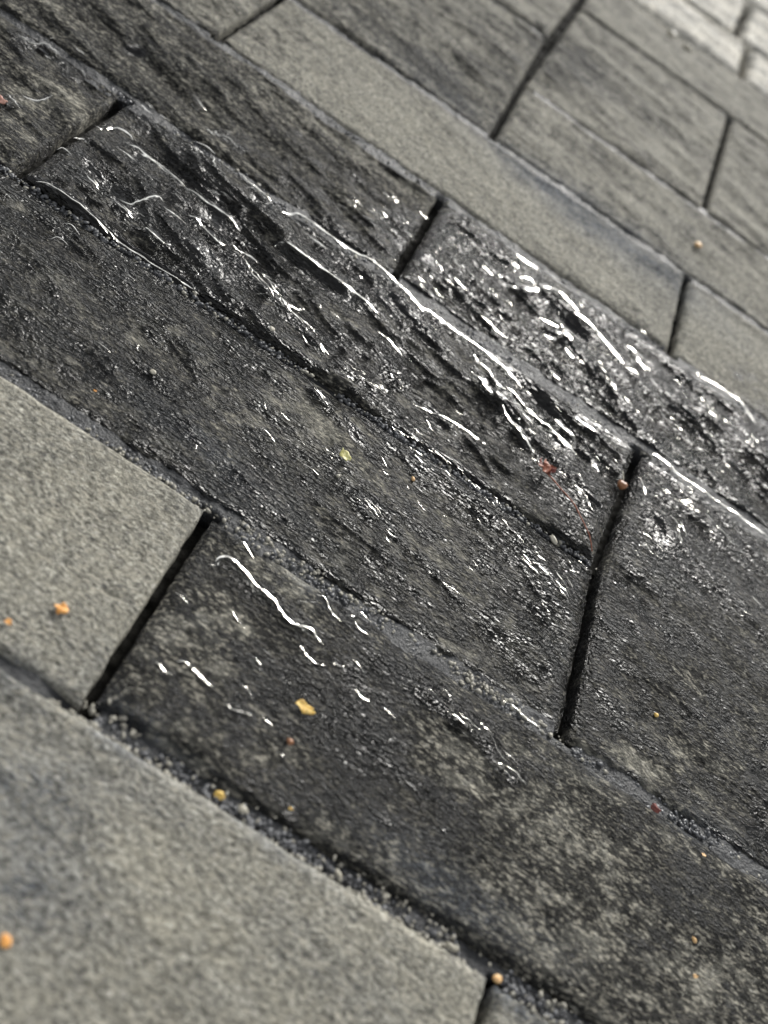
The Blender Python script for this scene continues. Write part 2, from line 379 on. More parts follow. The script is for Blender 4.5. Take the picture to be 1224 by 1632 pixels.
def scoop_fields(uu, vv):
    dep, mask = np.zeros_like(uu), np.zeros_like(uu)
    wu = uu + 0.03 * perlin(uu * 7, vv * 7, 911)
    wv = vv + 0.02 * perlin(uu * 9, vv * 9, 912)
    for cu, cv, a, b, c, d, dp in SCOOPS:
        x, y = wu - cu, wv - cv
        e = np.hypot(a * x + b * y, c * x + d * y)
        w = 1 - sstep(0.5, 1.15, e)
        dep = np.maximum(dep, dp * 0.45 * (1 - sstep(0.0, 1.2, e)))
        mask = np.maximum(mask, 0.8 * w * np.clip(0.95 + 0.7 * perlin(uu * 15, vv * 24, 913), 0.5, 1))
    return dep, mask

def paint(uu, vv, wet0, dark0):
    wet = np.full_like(uu, wet0)
    dark = np.full_like(uu, dark0)
    blue = np.zeros_like(uu)
    wu = uu + 0.10 * fbm(uu * 2.5, vv * 3.5, 3, 41)
    wv = vv + 0.08 * fbm(uu * 2.5, vv * 3.5, 3, 43)
    for cu, cv, a, b, c, d, dw, dd, db in BLOBS:
        x, y = wu - cu, wv - cv
        e2 = (a * x + b * y) ** 2 + (c * x + d * y) ** 2
        g = np.exp(-e2 * 0.9)
        wet += dw * g
        dark += (dd if dd > 0 else 0.75 * dd) * g
        blue += db * g
    n1 = fbm(uu * 2.2, vv * 5.0, 4, 51)
    n2 = fbm(uu * 7.0, vv * 12.0, 3, 57)
    wet = np.clip(wet + 0.35 * n1 + 0.25 * n2, 0, 1)
    dark = np.clip(dark + 0.30 * fbm(uu * 1.7, vv * 4.0, 4, 61) * 1.6 + 0.34 * n2, -0.3, 1.2)
    return wet, dark, np.clip(blue + 0.2 * n1, 0, 1)

def relief(uu, vv, cleft, seed, rough=1.0, fine=True):
    a, b = uu * 0.95 - vv * 0.30, uu * 0.30 + vv * 0.95
    z = 0.022 * fbm(uu * 0.8, vv * 1.3, 2, seed)
    if cleft > 0:
        h = fbm(a * 1.1, b * 3.6, 3, seed + 5) * 0.085
        st = 0.020
        t = h / st
        fl = np.floor(t)
        z = z + cleft * st * (fl + sstep(0.55, 1.0, t - fl)) * 0.55 + cleft * h * 0.35
    zf = rough * (0.0045 * fbm(a * 6, b * 11, 3, 71) + 0.0022 * fbm(a * 24, b * 42, 2, 73))
    if fine:
        zf = zf + rough * 0.0020 * fbm(a * 45, b * 70, 2, 75)
        sc, m = scoop_fields(uu, vv)
        rh, film = ridge_height(uu, vv)
        z = z + zf * (1 - 0.85 * np.maximum(m, film)) - sc + rh
        m = np.maximum(m, film * 0.95)
    else:
        z = z + zf
        m = np.zeros_like(uu)
    return z, m

# ------------------------------------------------------------------ materials
def nodes_of(name):
    m = bpy.data.materials.new(name)
    m.use_nodes = True
    nt = m.node_tree
    b = nt.nodes['Principled BSDF']
    return m, nt, b

def N(nt, t, **kw):
    n = nt.nodes.new(t)
    for k, v in kw.items():
        setattr(n, k, v)
    return n

def math_n(nt, op, a, b=None, clamp=False):
    n = N(nt, 'ShaderNodeMath', operation=op, use_clamp=clamp)
    for i, x in enumerate((a, b)):
        if x is None:
            continue
        if isinstance(x, (int, float)):
            n.inputs[i].default_value = x
        else:
            nt.links.new(x, n.inputs[i])
    return n.outputs[0]

def mix_c(nt, fac, a, b, blend='MIX'):
    n = N(nt, 'ShaderNodeMix', data_type='RGBA', blend_type=blend)
    for s, x in ((n.inputs[0], fac), (n.inputs[6], a), (n.inputs[7], b)):
        if isinstance(x, (int, float)):
            s.default_value = x
        elif isinstance(x, tuple):
            s.default_value = (*x, 1)
        else:
            nt.links.new(x, s)
    return n.outputs[2]

def noise_n(nt, vec, scale, detail=3, rough=0.6, dist=0.0):
    n = N(nt, 'ShaderNodeTexNoise')
    n.inputs['Scale'].default_value = scale
    n.inputs['Detail'].default_value = detail
    n.inputs['Roughness'].default_value = rough
    n.inputs['Distortion'].default_value = dist
    nt.links.new(vec, n.inputs['Vector'])
    return n.outputs['Fac']

def ramp(nt, fac, stops):
    n = N(nt, 'ShaderNodeValToRGB')
    e = n.color_ramp.elements
    while len(e) < len(stops):
        e.new(0.5)
    for el, (p, c) in zip(e, stops):
        el.position = p
        el.color = (*c, 1) if isinstance(c, tuple) else (c, c, c, 1)
    nt.links.new(fac, n.inputs[0])
    return n.outputs[0]

def rng(nt, x, a, b, c=0.0, d=1.0):
    n = N(nt, 'ShaderNodeMapRange', interpolation_type='SMOOTHSTEP')
    nt.links.new(x, n.inputs[0])
    for i, v in enumerate((a, b, c, d)):
        n.inputs[i + 1].default_value = v
    return n.outputs[0]

def stone_material(name, tint=1.0, pale=False):
    m, nt, b = nodes_of(name)
    tc = N(nt, 'ShaderNodeTexCoord')
    mp = N(nt, 'ShaderNodeMapping')
    mp.inputs['Rotation'].default_value = (0, 0, math.radians(14))
    mp.inputs['Scale'].default_value = (0.62, 1.0, 1.0)
    nt.links.new(tc.outputs['Object'], mp.inputs['Vector'])
    vec = mp.outputs['Vector']
    mp2 = N(nt, 'ShaderNodeMapping')
    mp2.inputs['Rotation'].default_value = (0, 0, math.radians(10))
    mp2.inputs['Scale'].default_value = (0.42, 1.0, 1.0)
    nt.links.new(tc.outputs['Object'], mp2.inputs['Vector'])
    vec2 = mp2.outputs['Vector']
    at = N(nt, 'ShaderNodeAttribute', attribute_name='mask')
    sep = N(nt, 'ShaderNodeSeparateColor')
    nt.links.new(at.outputs['Color'], sep.inputs[0])
    wet, dark, blue, smooth = sep.outputs[0], sep.outputs[1], sep.outputs[2], at.outputs['Alpha']
    n_mid = noise_n(nt, vec, 170, 4, 0.62)           # 6 mm mottling
    n_big = noise_n(nt, vec, 55, 4, 0.65)            # 2 cm clouds
    n_fin = noise_n(nt, vec, 780, 3, 0.7)           # 1.6 mm grain
    n_mic = noise_n(nt, vec, 1500, 2, 0.6)
    n_gr = noise_n(nt, vec2, 760, 2, 0.6)            # elongated pale grains; their pale tone also paints speck highlights
    n_fac = noise_n(nt, vec2, 760, 1.5, 0.55)          # smooth facets under the water film
    if pale:
        base = ramp(nt, n_mid, [(0.30, (0.40, 0.39, 0.36)), (0.5, (0.66, 0.64, 0.59)), (0.7, (0.80, 0.78, 0.73))])
    else:
        base = ramp(nt, n_mid, [(0.25, (0.135, 0.131, 0.112)), (0.48, (0.205, 0.199, 0.170)), (0.75, (0.29, 0.282, 0.242))])
    grain = ramp(nt, n_fin, [(0.32, 0.12), (0.44, 0.7), (0.55, 1.15), (0.68, 2.6)])
    base = mix_c(nt, 1.0, base, grain, 'MULTIPLY')
    # pale and dark aggregate specks
    vo = N(nt, 'ShaderNodeTexVoronoi')
    vo.inputs['Scale'].default_value = 520
    nt.links.new(vec, vo.inputs['Vector'])
    wn2 = N(nt, 'ShaderNodeSeparateColor')
    nt.links.new(vo.outputs['Color'], wn2.inputs[0])
    spk = math_n(nt, 'MULTIPLY', rng(nt, wn2.outputs[0], 0.74, 0.92), rng(nt, vo.outputs['Distance'], 0.55, 0.2))
    base = mix_c(nt, math_n(nt, 'MULTIPLY', spk, 0.8), base, (0.48, 0.46, 0.41) if not pale else (0.8, 0.78, 0.74))
    dsp = math_n(nt, 'MULTIPLY', rng(nt, wn2.outputs[1], 0.74, 0.92), rng(nt, vo.outputs['Distance'], 0.6, 0.25))
    base = mix_c(nt, math_n(nt, 'MULTIPLY', dsp, 0.8), base, (0.05, 0.05, 0.05) if not pale else (0.3, 0.29, 0.27))
    # water: fills the pores, darkens and polishes
    wn3 = math_n(nt, 'ADD', wet, math_n(nt, 'MULTIPLY', math_n(nt, 'SUBTRACT', n_fin, 0.5), 0.7))
    wn3 = math_n(nt, 'ADD', wn3, math_n(nt, 'MULTIPLY', math_n(nt, 'SUBTRACT', n_mid, 0.5), 0.8))
    w = rng(nt, wn3, 0.30, 0.80)
    pv = N(nt, 'ShaderNodeTexVoronoi')
    pv.inputs['Scale'].default_value = 210
    nt.links.new(vec, pv.inputs['Vector'])
    ps = N(nt, 'ShaderNodeSeparateColor')
    nt.links.new(pv.outputs['Color'], ps.inputs[0])
    pit = math_n(nt, 'MULTIPLY', rng(nt, ps.outputs[2], 0.80, 0.95), rng(nt, pv.outputs['Distance'], 0.34, 0.12))
    # charcoal pigment swirls of the paver; scoops and filmed crests go darker too
    nb = math_n(nt, 'ADD', dark, math_n(nt, 'MULTIPLY', math_n(nt, 'SUBTRACT', n_mid, 0.5), 1.7))
    nb = math_n(nt, 'ADD', nb, math_n(nt, 'MULTIPLY', math_n(nt, 'SUBTRACT', n_big, 0.5), 1.0))
    nb = math_n(nt, 'ADD', nb, math_n(nt, 'MULTIPLY', math_n(nt, 'SUBTRACT', n_fin, 0.5), 1.3))
    if pale:
        base = mix_c(nt, 1.0, base, ramp(nt, n_big, [(0.34, (0.50, 0.51, 0.51)), (0.52, (0.92, 0.91, 0.88)), (0.66, (1.1, 1.08, 1.02))]), 'MULTIPLY')
    if not pale:
        dk = rng(nt, nb, 0.12, 0.80)
        dark_c = mix_c(nt, 1.0, (0.015, 0.0148, 0.0138), grain, 'MULTIPLY')
        base = mix_c(nt, dk, base, dark_c)
        lg = math_n(nt, 'MULTIPLY', rng(nt, n_gr, 0.51, 0.63), rng(nt, nb, 1.1, 0.35, 0.32, 1.0))
        lg = math_n(nt, 'MULTIPLY', lg, math_n(nt, 'SUBTRACT', 1.0, math_n(nt, 'MULTIPLY', w, 0.3)))
        base = mix_c(nt, math_n(nt, 'MULTIPLY', lg, math_n(nt, 'MULTIPLY', math_n(nt, 'SUBTRACT', 1.0, math_n(nt, 'MULTIPLY', smooth, 0.85)), 0.85)), base, (0.37, 0.35, 0.29))
        n_g2 = noise_n(nt, vec2, 520, 4, 0.75, 0.0)
        drym = math_n(nt, 'SUBTRACT', 1.0, w)
        base = mix_c(nt, math_n(nt, 'MULTIPLY', math_n(nt, 'MULTIPLY', rng(nt, n_g2, 0.57, 0.70), 0.75), drym), base, (0.43, 0.42, 0.365))
        base = mix_c(nt, math_n(nt, 'MULTIPLY', math_n(nt, 'MULTIPLY', rng(nt, n_g2, 0.43, 0.31), 0.75), drym), base, (0.05, 0.05, 0.045))
        lite = rng(nt, nb, -0.05, -0.8, 0.0, 0.65)
        base = mix_c(nt, lite, base, mix_c(nt, 0.8, (0.38, 0.362, 0.295), grain, 'MULTIPLY'))
        base = mix_c(nt, math_n(nt, 'MULTIPLY', blue, 0.6), base, mix_c(nt, 1.0, (0.125, 0.140, 0.165), grain, 'MULTIPLY'))
    wetdark = 0.80 if pale else 0.26
    base = mix_c(nt, w, base, mix_c(nt, 1.0, base, (wetdark, wetdark, wetdark * 0.985), 'MULTIPLY'))
    nt.links.new(base, b.inputs['Base Color'])
    rough = rng(nt, w, 0.0, 1.0, 0.80, 0.15)
    rough = math_n(nt, 'ADD', rough, math_n(nt, 'MULTIPLY', math_n(nt, 'SUBTRACT', n_mid, 0.5), 0.15), clamp=True)
    nt.links.new(rough, b.inputs['Roughness'])
    sp = rng(nt, w, 0.0, 1.0, 0.16, 0.36)
    nt.links.new(sp, b.inputs['Specular IOR Level'])
    # grain relief
    hgt_d = math_n(nt, 'ADD', math_n(nt, 'MULTIPLY', n_fin, 1.0), math_n(nt, 'MULTIPLY', n_mic, 0.45))
    hgt_d = math_n(nt, 'SUBTRACT', hgt_d, math_n(nt, 'MULTIPLY', pit, 0.9))
    hm = N(nt, 'ShaderNodeMix', data_type='FLOAT')
    nt.links.new(w, hm.inputs[0])
    nt.links.new(hgt_d, hm.inputs[2])
    nt.links.new(math_n(nt, 'MULTIPLY', n_fac, 3.6), hm.inputs[3])
    hgt = hm.outputs[0]
    bp = N(nt, 'ShaderNodeBump')
    bp.inputs['Distance'].default_value = 0.0020
    st = math_n(nt, 'MULTIPLY', math_n(nt, 'SUBTRACT', 1.0, math_n(nt, 'MULTIPLY', smooth, 0.96)), 1.0)
    st = math_n(nt, 'MULTIPLY', st, rng(nt, w, 0.0, 1.0, 0.6, 1.0))
    nt.links.new(st, bp.inputs['Strength'])
    nt.links.new(hgt, bp.inputs['Height'])
    nt.links.new(bp.outputs['Normal'], b.inputs['Normal'])
    return m

def sand_material(name, c0, c1, rough, scale=900, dist=0.0012, spec=0.5):
    m, nt, b = nodes_of(name)
    tc = N(nt, 'ShaderNodeTexCoord')
    v = tc.outputs['Object']
    n1 = noise_n(nt, v, scale, 3, 0.7)
    n2 = noise_n(nt, v, 120, 3, 0.6)
    f_ = math_n(nt, 'ADD', math_n(nt, 'MULTIPLY', n1, 0.6), math_n(nt, 'MULTIPLY', n2, 0.4))
    nt.links.new(ramp(nt, f_, [(0.32, c0), (0.68, c1)]), b.inputs['Base Color'])
    b.inputs['Specular IOR Level'].default_value = spec
    nt.links.new(rng(nt, n2, 0.3, 0.7, rough - 0.15, rough + 0.1), b.inputs['Roughness'])
    bp = N(nt, 'ShaderNodeBump')
    bp.inputs['Distance'].default_value = dist
    bp.inputs['Strength'].default_value = 0.7
    nt.links.new(n1, bp.inputs['Height'])
    nt.links.new(bp.outputs['Normal'], b.inputs['Normal'])
    return m

def plain_material(name, c0, c1, rough=0.5, scale=700, trans=0.0):
    m, nt, b = nodes_of(name)
    tc = N(nt, 'ShaderNodeTexCoord')
    n1 = noise_n(nt, tc.outputs['Object'], scale, 3, 0.6)
    nt.links.new(ramp(nt, n1, [(0.35, c0), (0.65, c1)]), b.inputs['Base Color'])
    b.inputs['Roughness'].default_value = rough
    if trans:
        b.inputs['Subsurface Weight'].default_value = trans
        b.inputs['Subsurface Radius'].default_value = (0.001, 0.0006, 0.0003)
    bp = N(nt, 'ShaderNodeBump')
    bp.inputs['Distance'].default_value = 0.0004
    bp.inputs['Strength'].default_value = 0.4
    nt.links.new(n1, bp.inputs['Height'])
    nt.links.new(bp.outputs['Normal'], b.inputs['Normal'])
    return m

STONE = stone_material("paver_stone")
PALE = stone_material("pale_paver_stone", pale=True)  # paver stone recipe with a paler base, for the far courses
SAND = sand_material("joint_sand", (0.014, 0.015, 0.016), (0.070, 0.073, 0.078), 0.5, 700, 0.002)
DARK_FILL = sand_material("dark_fill", (0.008, 0.008, 0.007), (0.026, 0.025, 0.022), 0.9, spec=0.08)
BED = sand_material("bedding", (0.02, 0.02, 0.02), (0.05, 0.05, 0.05), 0.8)
DARK_GRIT = sand_material("dark_grit", (0.035, 0.037, 0.041), (0.17, 0.175, 0.185), 0.4, 260, 0.0004)
GRIT = sand_material("grit", (0.13, 0.125, 0.11), (0.46, 0.44, 0.37), 0.5, 400, 0.0004)

# ------------------------------------------------------------------ mesh helpers
def link(name, me, mat, parent=None):
    o = bpy.data.objects.new(name, me)
    scene.collection.objects.link(o)
    if mat is not None and len(me.materials) == 0:
        me.materials.append(mat)
    if parent is not None:
        o.parent = parent
    return o

def grid_mesh(name, X, Y, Z, mask=None):
    """X, Y, Z: (rows, cols) arrays in metres"""
    nr, nc = X.shape
    me = bpy.data.meshes.new(name)
    me.vertices.add(nr * nc)
    co = np.empty((nr * nc, 3), np.float32)
    co[:, 0], co[:, 1], co[:, 2] = X.ravel(), Y.ravel(), Z.ravel()
    me.vertices.foreach_set('co', co.ravel())
    i = np.arange(nr * nc).reshape(nr, nc)
    q = np.stack([i[:-1, :-1], i[:-1, 1:], i[1:, 1:], i[1:, :-1]], -1).reshape(-1, 4).astype(np.int32)
    me.loops.add(q.size)
    me.loops.foreach_set('vertex_index', q.ravel())
    me.polygons.add(len(q))
    me.polygons.foreach_set('loop_start', np.arange(0, q.size, 4, dtype=np.int32))
    me.polygons.foreach_set('use_smooth', np.ones(len(q), bool))
    if mask is not None:
        a = me.attributes.new('mask', 'FLOAT_COLOR', 'POINT')
        a.data.foreach_set('color', np.stack([c.ravel() for c in mask], -1).astype(np.float32).ravel())
    me.update(calc_edges=True)
    return me

R3 = np.array([CAM['right'], CAM['up'], CAM['fwd']])
def in_view(uu, vv, margin=0.06):
    d = np.stack([uu, vv - CAM['v'], np.full_like(uu, -CAM['h'])], 0)
    c = np.tensordot(R3, d, axes=1)
    s = CAM['lens'] / 36.0
    x, y = c[0] / c[2] * s, c[1] / c[2] * s
    return (c[2] > 0.2) & (np.abs(x) < 0.375 + margin) & (np.abs(y) < 0.5 + margin)

def axis(a, b, lo, hi, fine_, coarse):
    """sample positions from a to b, dense between lo and hi"""
    parts = []
    def seg(p, q, st):
        n = max(2, int(math.ceil((q - p) / st)) + 1)
        return np.linspace(p, q, n)
    lo, hi = max(a, lo), min(b, hi)
    if lo >= hi:
        return seg(a, b, coarse)
    if lo > a + 1e-6:
        parts.append(seg(a, lo, coarse)[:-1])
    parts.append(seg(lo, hi, fine_))
    if hi < b - 1e-6:
        parts.append(seg(hi, b, coarse)[1:])
    return np.concatenate(parts)

# ------------------------------------------------------------------ ground
def ground_sheet():
    s = 60.0
    n = 9
    t = np.linspace(-s, s, n)
    X, Y = np.meshgrid(t, t)
    return grid_mesh("pavement", X, Y, np.full_like(X, -0.024))
pavement = link("pavement", ground_sheet(), BED)
pavement['kind'] = 'structure'

PAVERS = []          # every stone, for height look-ups: (v0, v1, left(v), right(v), style)
def add_paver(v0, v1, ul0, ul1, ur0, ur1, wet=0.2, dark=0.2, cleft=0.6, rough=1.0, z=0.0, tilt=0.0, name='paver',
              gv0=0.022, gv1=0.022, gu=0.026, bevel=0.05, bdepth=0.028, wob=0.010, mat=None, bend=None, rim=0.0):
    """one stone; ul0/ur0 its left/right ends on the near side, ul1/ur1 on the far side"""
    mat = mat or STONE
    seed = 100 + len(PAVERS) * 13
    a, b = min(ul0, ul1) + gu, max(ur0, ur1) - gu
    c, d = v0 + gv0, v1 - gv1
    tu, tv = np.meshgrid(np.linspace(a, b, 120), np.linspace(c, d, 20))
    vis = in_view(tu, tv)
    if vis.any():
        ulo, uhi = tu[vis].min() - 0.12, tu[vis].max() + 0.12
        vlo, vhi = tv[vis].min() - 0.12, tv[vis].max() + 0.12
        dist = math.sqrt((tv[vis].mean() - CAM['v']) ** 2 + CAM['h'] ** 2)
        st = 0.0054 if 3.0 < dist < 5.8 else (0.0065 if dist <= 3.0 else 0.0054 * (dist / 5.2) ** 1.6)
    else:
        ulo, uhi, vlo, vhi, st = 1, 0, 1, 0, 0.04
    us = axis(a, b, ulo, uhi, st, 0.03 if vis.any() else 0.05)
    vs_ = axis(c, d, vlo, vhi, st, 0.03 if vis.any() else 0.05)
    S, Vv = np.meshgrid((us - a) / (b - a), vs_)
    tv_ = (Vv - v0) / (v1 - v0)
    left = (ul0 + gu) * (1 - tv_) + (ul1 + gu) * tv_
    if bend:
        left = np.interp(Vv, (v0, bend[0], v1), (ul0, bend[1], ul1)) + gu
    right = (ur0 - gu) * (1 - tv_) + (ur1 - gu) * tv_
    Uu = left + (right - left) * S
    el, er, eb, et = Uu - left, right - Uu, Vv - c, d - Vv
    # worn, uneven arrises
    fall = lambda e: np.exp(-(e / 0.05) ** 2)
    dU = wob * (fall(el) * fbm(Vv * 9, Vv * 0 + seed, 3, seed) + fall(er) * fbm(Vv * 9, Vv * 0 + seed + 9, 3, seed))
    dV = wob * (fall(eb) * fbm(Uu * 6, Uu * 0 + seed + 3, 4, seed) + fall(et) * fbm(Uu * 6, Uu * 0 + seed + 6, 4, seed))
    e = np.minimum(np.minimum(el, er), np.minimum(eb, et))
    # rounded corners
    m2 = np.minimum(el, er)
    m1 = np.minimum(eb, et)
    rc = 0.035
    cor = (m1 < rc) & (m2 < rc)
    e = np.where(cor, np.maximum(rc - np.hypot(rc - m1, rc - m2), 0), e)
    fine = bool(vis.any())
    Z, sm = relief(Uu, Vv, cleft, seed, rough, fine)
    bw = bevel * (1 + 0.9 * fbm(Uu * 6, Vv * 6, 3, seed + 2))
    tb = np.clip(e / bw, 0, 1)
    if rim:
        rb = rim * sstep(0.0, 0.012, et) * (1 - sstep(0.045, 0.075, et)) * sstep(-0.35, 0.1, fbm(Uu * 2.1, Vv * 0 + seed, 3, seed + 4))
        sm = np.maximum(sm, rb)
    Z = Z * np.clip(e / (bw * 1.6), 0.25, 1) - bdepth * (1 - tb) ** 2.2 + z + tilt * (Vv - (v0 + v1) / 2)
    wet_, dark_, blue_ = paint(Uu, Vv, wet, dark)
    wet_ = np.clip(wet_ + 0.9 * sm + (0.45 * SHEEN[0] if fine and wet > 0.2 else 0), 0, 1.3)
    dark_ = dark_ + 0.9 * sm  # smooth scoops and filmed crests coloured darker
    X, Y = Uu + dU, Vv + dV
    # sides
    P = lambda A: np.pad(A, 1, mode='edge')
    X, Y, Z2, wet_, dark_, blue_, sm = P(X), P(Y), P(Z), P(wet_), P(dark_), P(blue_), P(sm)
    for A in (Z2,):
        A[0, :] = A[-1, :] = -0.21
        A[:, 0] = A[:, -1] = -0.21
    me = grid_mesh(name, X * U, Y * U, Z2 * U, (wet_, dark_, blue_, sm))
    o = link(name, me, mat, pavement)
    PAVERS.append((v0, v1, ul0, ul1, ur0, ur1, cleft, seed, rough, z, tilt, fine))
    return o

def top_z(uu, vv):
    """height of the paving at a point, in courses"""
    for v0, v1, ul0, ul1, ur0, ur1, cleft, seed, rough, z, tilt, fine in PAVERS:
        if v0 <= vv <= v1:
            t = (vv - v0) / (v1 - v0)
            if ul0 * (1 - t) + ul1 * t <= uu <= ur0 * (1 - t) + ur1 * t:
                h, _ = relief(np.array([[uu]]), np.array([[vv]]), cleft, seed, rough, fine)
                e = min(vv - v0, v1 - vv)
                return float(h[0, 0]) * min(1, max(0.25, e / 0.08)) + z + tilt * (vv - (v0 + v1) / 2) - (0.02 if e < 0.04 else 0)
    return 0.0

# ---- courses in view, near to far
# front course
add_paver(-1, 0, -1.7, -1.7, 1.43, 1.40, wet=-0.5, dark=-0.25, cleft=0.12, rough=0.8, gv1=0.030, bevel=0.035, bdepth=0.02, z=0.012, wob=0.012)
add_paver(-1, 0, 1.43, 1.40, 3.6, 3.6, wet=0.15, dark=0.3, cleft=0.3, z=-0.01)
add_paver(-2, -1, -2.4, -2.4, 0.4, 0.4, wet=-0.3, dark=0.1, cleft=0.2)
add_paver(-2, -1, 0.4, 0.4, 2.6, 2.6, wet=-0.3, dark=0.1, cleft=0.2)
# second course
add_paver(0, 1, -2.3, -2.3, -0.285, -0.365, wet=-0.5, dark=-0.28, cleft=0.05, rough=0.7, gv0=0.012, z=0.01, bevel=0.035, bdepth=0.018, gu=0.022)
add_paver(0, 1, -0.285, -0.365, 3.6, 3.6, wet=0.46, dark=0.80, cleft=0.22, gv0=0.045, gu=0.022, bevel=0.07, bdepth=0.035)
# third course
add_paver(1, 2, -4.0, -4.0, 1.392, 1.300, rim=0.5, wet=0.70, dark=0.72, cleft=0.50, bevel=0.06, gv0=0.035, gv1=0.022)
add_paver(1, 3, 1.392, 1.318, 3.6, 3.6, wet=0.62, dark=0.82, cleft=0.40, bevel=0.05, gv1=0.030, bend=(2.0, 1.300), rim=0.95)
# fourth course, the wettest
add_paver(2, 3, -4.4, -4.4, -2.06, -2.10, gu=0.030, z=-0.008, wet=0.45, dark=0.7, cleft=0.7, bevel=0.02, bdepth=0.010)
add_paver(2, 3, -2.06, -2.10, 1.285, 1.318, gu=0.028, rim=0.95, wet=0.62, dark=0.9, cleft=0.95, bevel=0.05, gv0=0.022)
# fifth course
add_paver(3, 4, -4.6, -4.6, -0.365, -0.437, wet=0.28, dark=0.66, cleft=0.8, gv0=0.03)
add_paver(3, 4, -0.365, -0.437, 3.6, 3.6, rim=0.7, wet=0.78, dark=0.75, cleft=0.75, gv0=0.05)
# sixth course
add_paver(4, 5, -4.6, -4.6, -2.12, -2.14, gu=0.018, bevel=0.02, wet=-0.1, dark=0.35, cleft=0.5)
add_paver(4, 5, -2.12, -2.14, 1.31, 1.245, wet=-0.1, dark=0.24, cleft=0.12)
add_paver(4, 5, 1.31, 1.245, 3.6, 3.6, wet=0.1, dark=0.02, cleft=0.15)
# far courses
add_paver(5, 7, -4.0, -4.0, -0.43, -0.58, wet=-0.2, dark=0.5, cleft=0.3)
add_paver(5, 6, -0.43, -0.51, 3.4, 3.4, wet=-0.1, dark=0.30, cleft=0.3, gv1=0.016)
add_paver(6, 8, -0.51, -0.57, 1.20, 1.14, wet=-0.1, dark=0.34, cleft=0.5, gv0=0.014)
add_paver(6, 8, 1.20, 1.14, 3.4, 3.4, wet=-0.1, dark=0.30, cleft=0.5)
add_paver(7, 9, -4.0, -4.0, -0.58, -0.62, wet=-0.1, dark=0.34, cleft=0.5)
add_paver(8, 9, -0.57, -0.62, 3.0, 3.0, wet=-0.1, dark=0.24, cleft=0.25)
# pale rough stones beyond
PK = dict(wet=0.3, dark=0.0, cleft=0.5, wob=0.07, gu=0.05, gv0=0.05, gv1=0.03, bevel=0.08, bdepth=0.05, mat=PALE, name='pale_stone')
add_paver(9, 10, -2.2, -2.2, 1.13, 1.07, **PK)
add_paver(9, 10, 1.13, 1.07, 3.0, 3.0, **PK)
add_paver(10, 11.3, -2.0, -2.0, 0.9, 0.9, **PK)
add_paver(10, 11.3, 0.9, 0.9, 3.0, 3.0, **PK)
add_paver(11.3, 12.5, -2.0, -2.0, 1.5, 1.5, **PK)
add_paver(12.5, 13.7, -2.0, -2.0, 0.7, 0.7, **PK)

# ------------------------------------------------------------------ sand swept into the long joints
def sand_strip(v, u0, u1, width, z, amp, seed, gaps):
    st = 0.008 if v < 6 else 0.02
    us = np.arange(u0, u1, st)
    ws = np.linspace(-width, width, 22 if v < 6 else 10)
    Uu, Wv = np.meshgrid(us, ws)
    Vv = v + Wv + 0.01 * fbm(us * 3, us * 0 + seed, 3, seed)[None, :]
    Z = z + amp * (fbm(Uu * 2.2, Vv * 3, 3, seed + 1)) + 0.007 * fbm(Uu * 16, Vv * 22, 3, seed + 2) + 0.003 * perlin(Uu * 55, Vv * 60, seed + 3)
    if v == 0.0:                                     # fuller between the two dry stones
        Z = Z + 0.030 * (1 - sstep(-0.46, -0.34, Uu))
    for gu_, gw, side in gaps:
        near = np.exp(-np.abs((Uu - gu_) / gw) ** 4) * sstep(-0.01, 0.01, Wv * side)
        Z = Z - 0.16 * near
    return grid_mesh("joint_sand", Uu * U, Vv * U, Z * U)
for (v, u0, u1, w_, z_, am, sd_, gaps) in (
    (0.0, -1.6, 3.4, 0.06, -0.036, 0.02, 1, [(-0.285, 0.035, 1), (1.43, 0.035, -1)]),
    (1.0, -2.3, 3.4, 0.06, -0.018, 0.02, 2, [(-0.365, 0.045, -1), (1.392, 0.04, 1)]),
    (2.0, -3.0, 1.26, 0.06, -0.036, 0.02, 3, [(-2.06, 0.05, 1)]),
    (3.0, -3.4, 3.2, 0.075, -0.016, 0.02, 4, [(-0.365, 0.02, 1), (1.318, 0.05, -1), (-2.1, 0.04, -1)]),
    (4.0, -3.4, 3.2, 0.06, -0.014, 0.015, 5, [(1.31, 0.04, 1), (-0.437, 0.03, -1), (-2.12, 0.035, 1)]),
    (5.0, -3.2, 3.0, 0.05, -0.018, 0.012, 6, [(1.245, 0.03, -1), (-0.43, 0.03, 1)]),
    (6.0, -0.4, 3.0, 0.05, -0.016, 0.01, 7, []),
    (7.0, -3.0, -0.62, 0.05, -0.018, 0.01, 8, []),
    (8.0, -0.5, 3.0, 0.05, -0.030, 0.01, 9, [(1.14, 0.03, -1)])):
    o = link("joint_sand", sand_strip(v, u0, u1, w_, z_, am, sd_, gaps), SAND, pavement)
    o['kind'] = 'stuff'

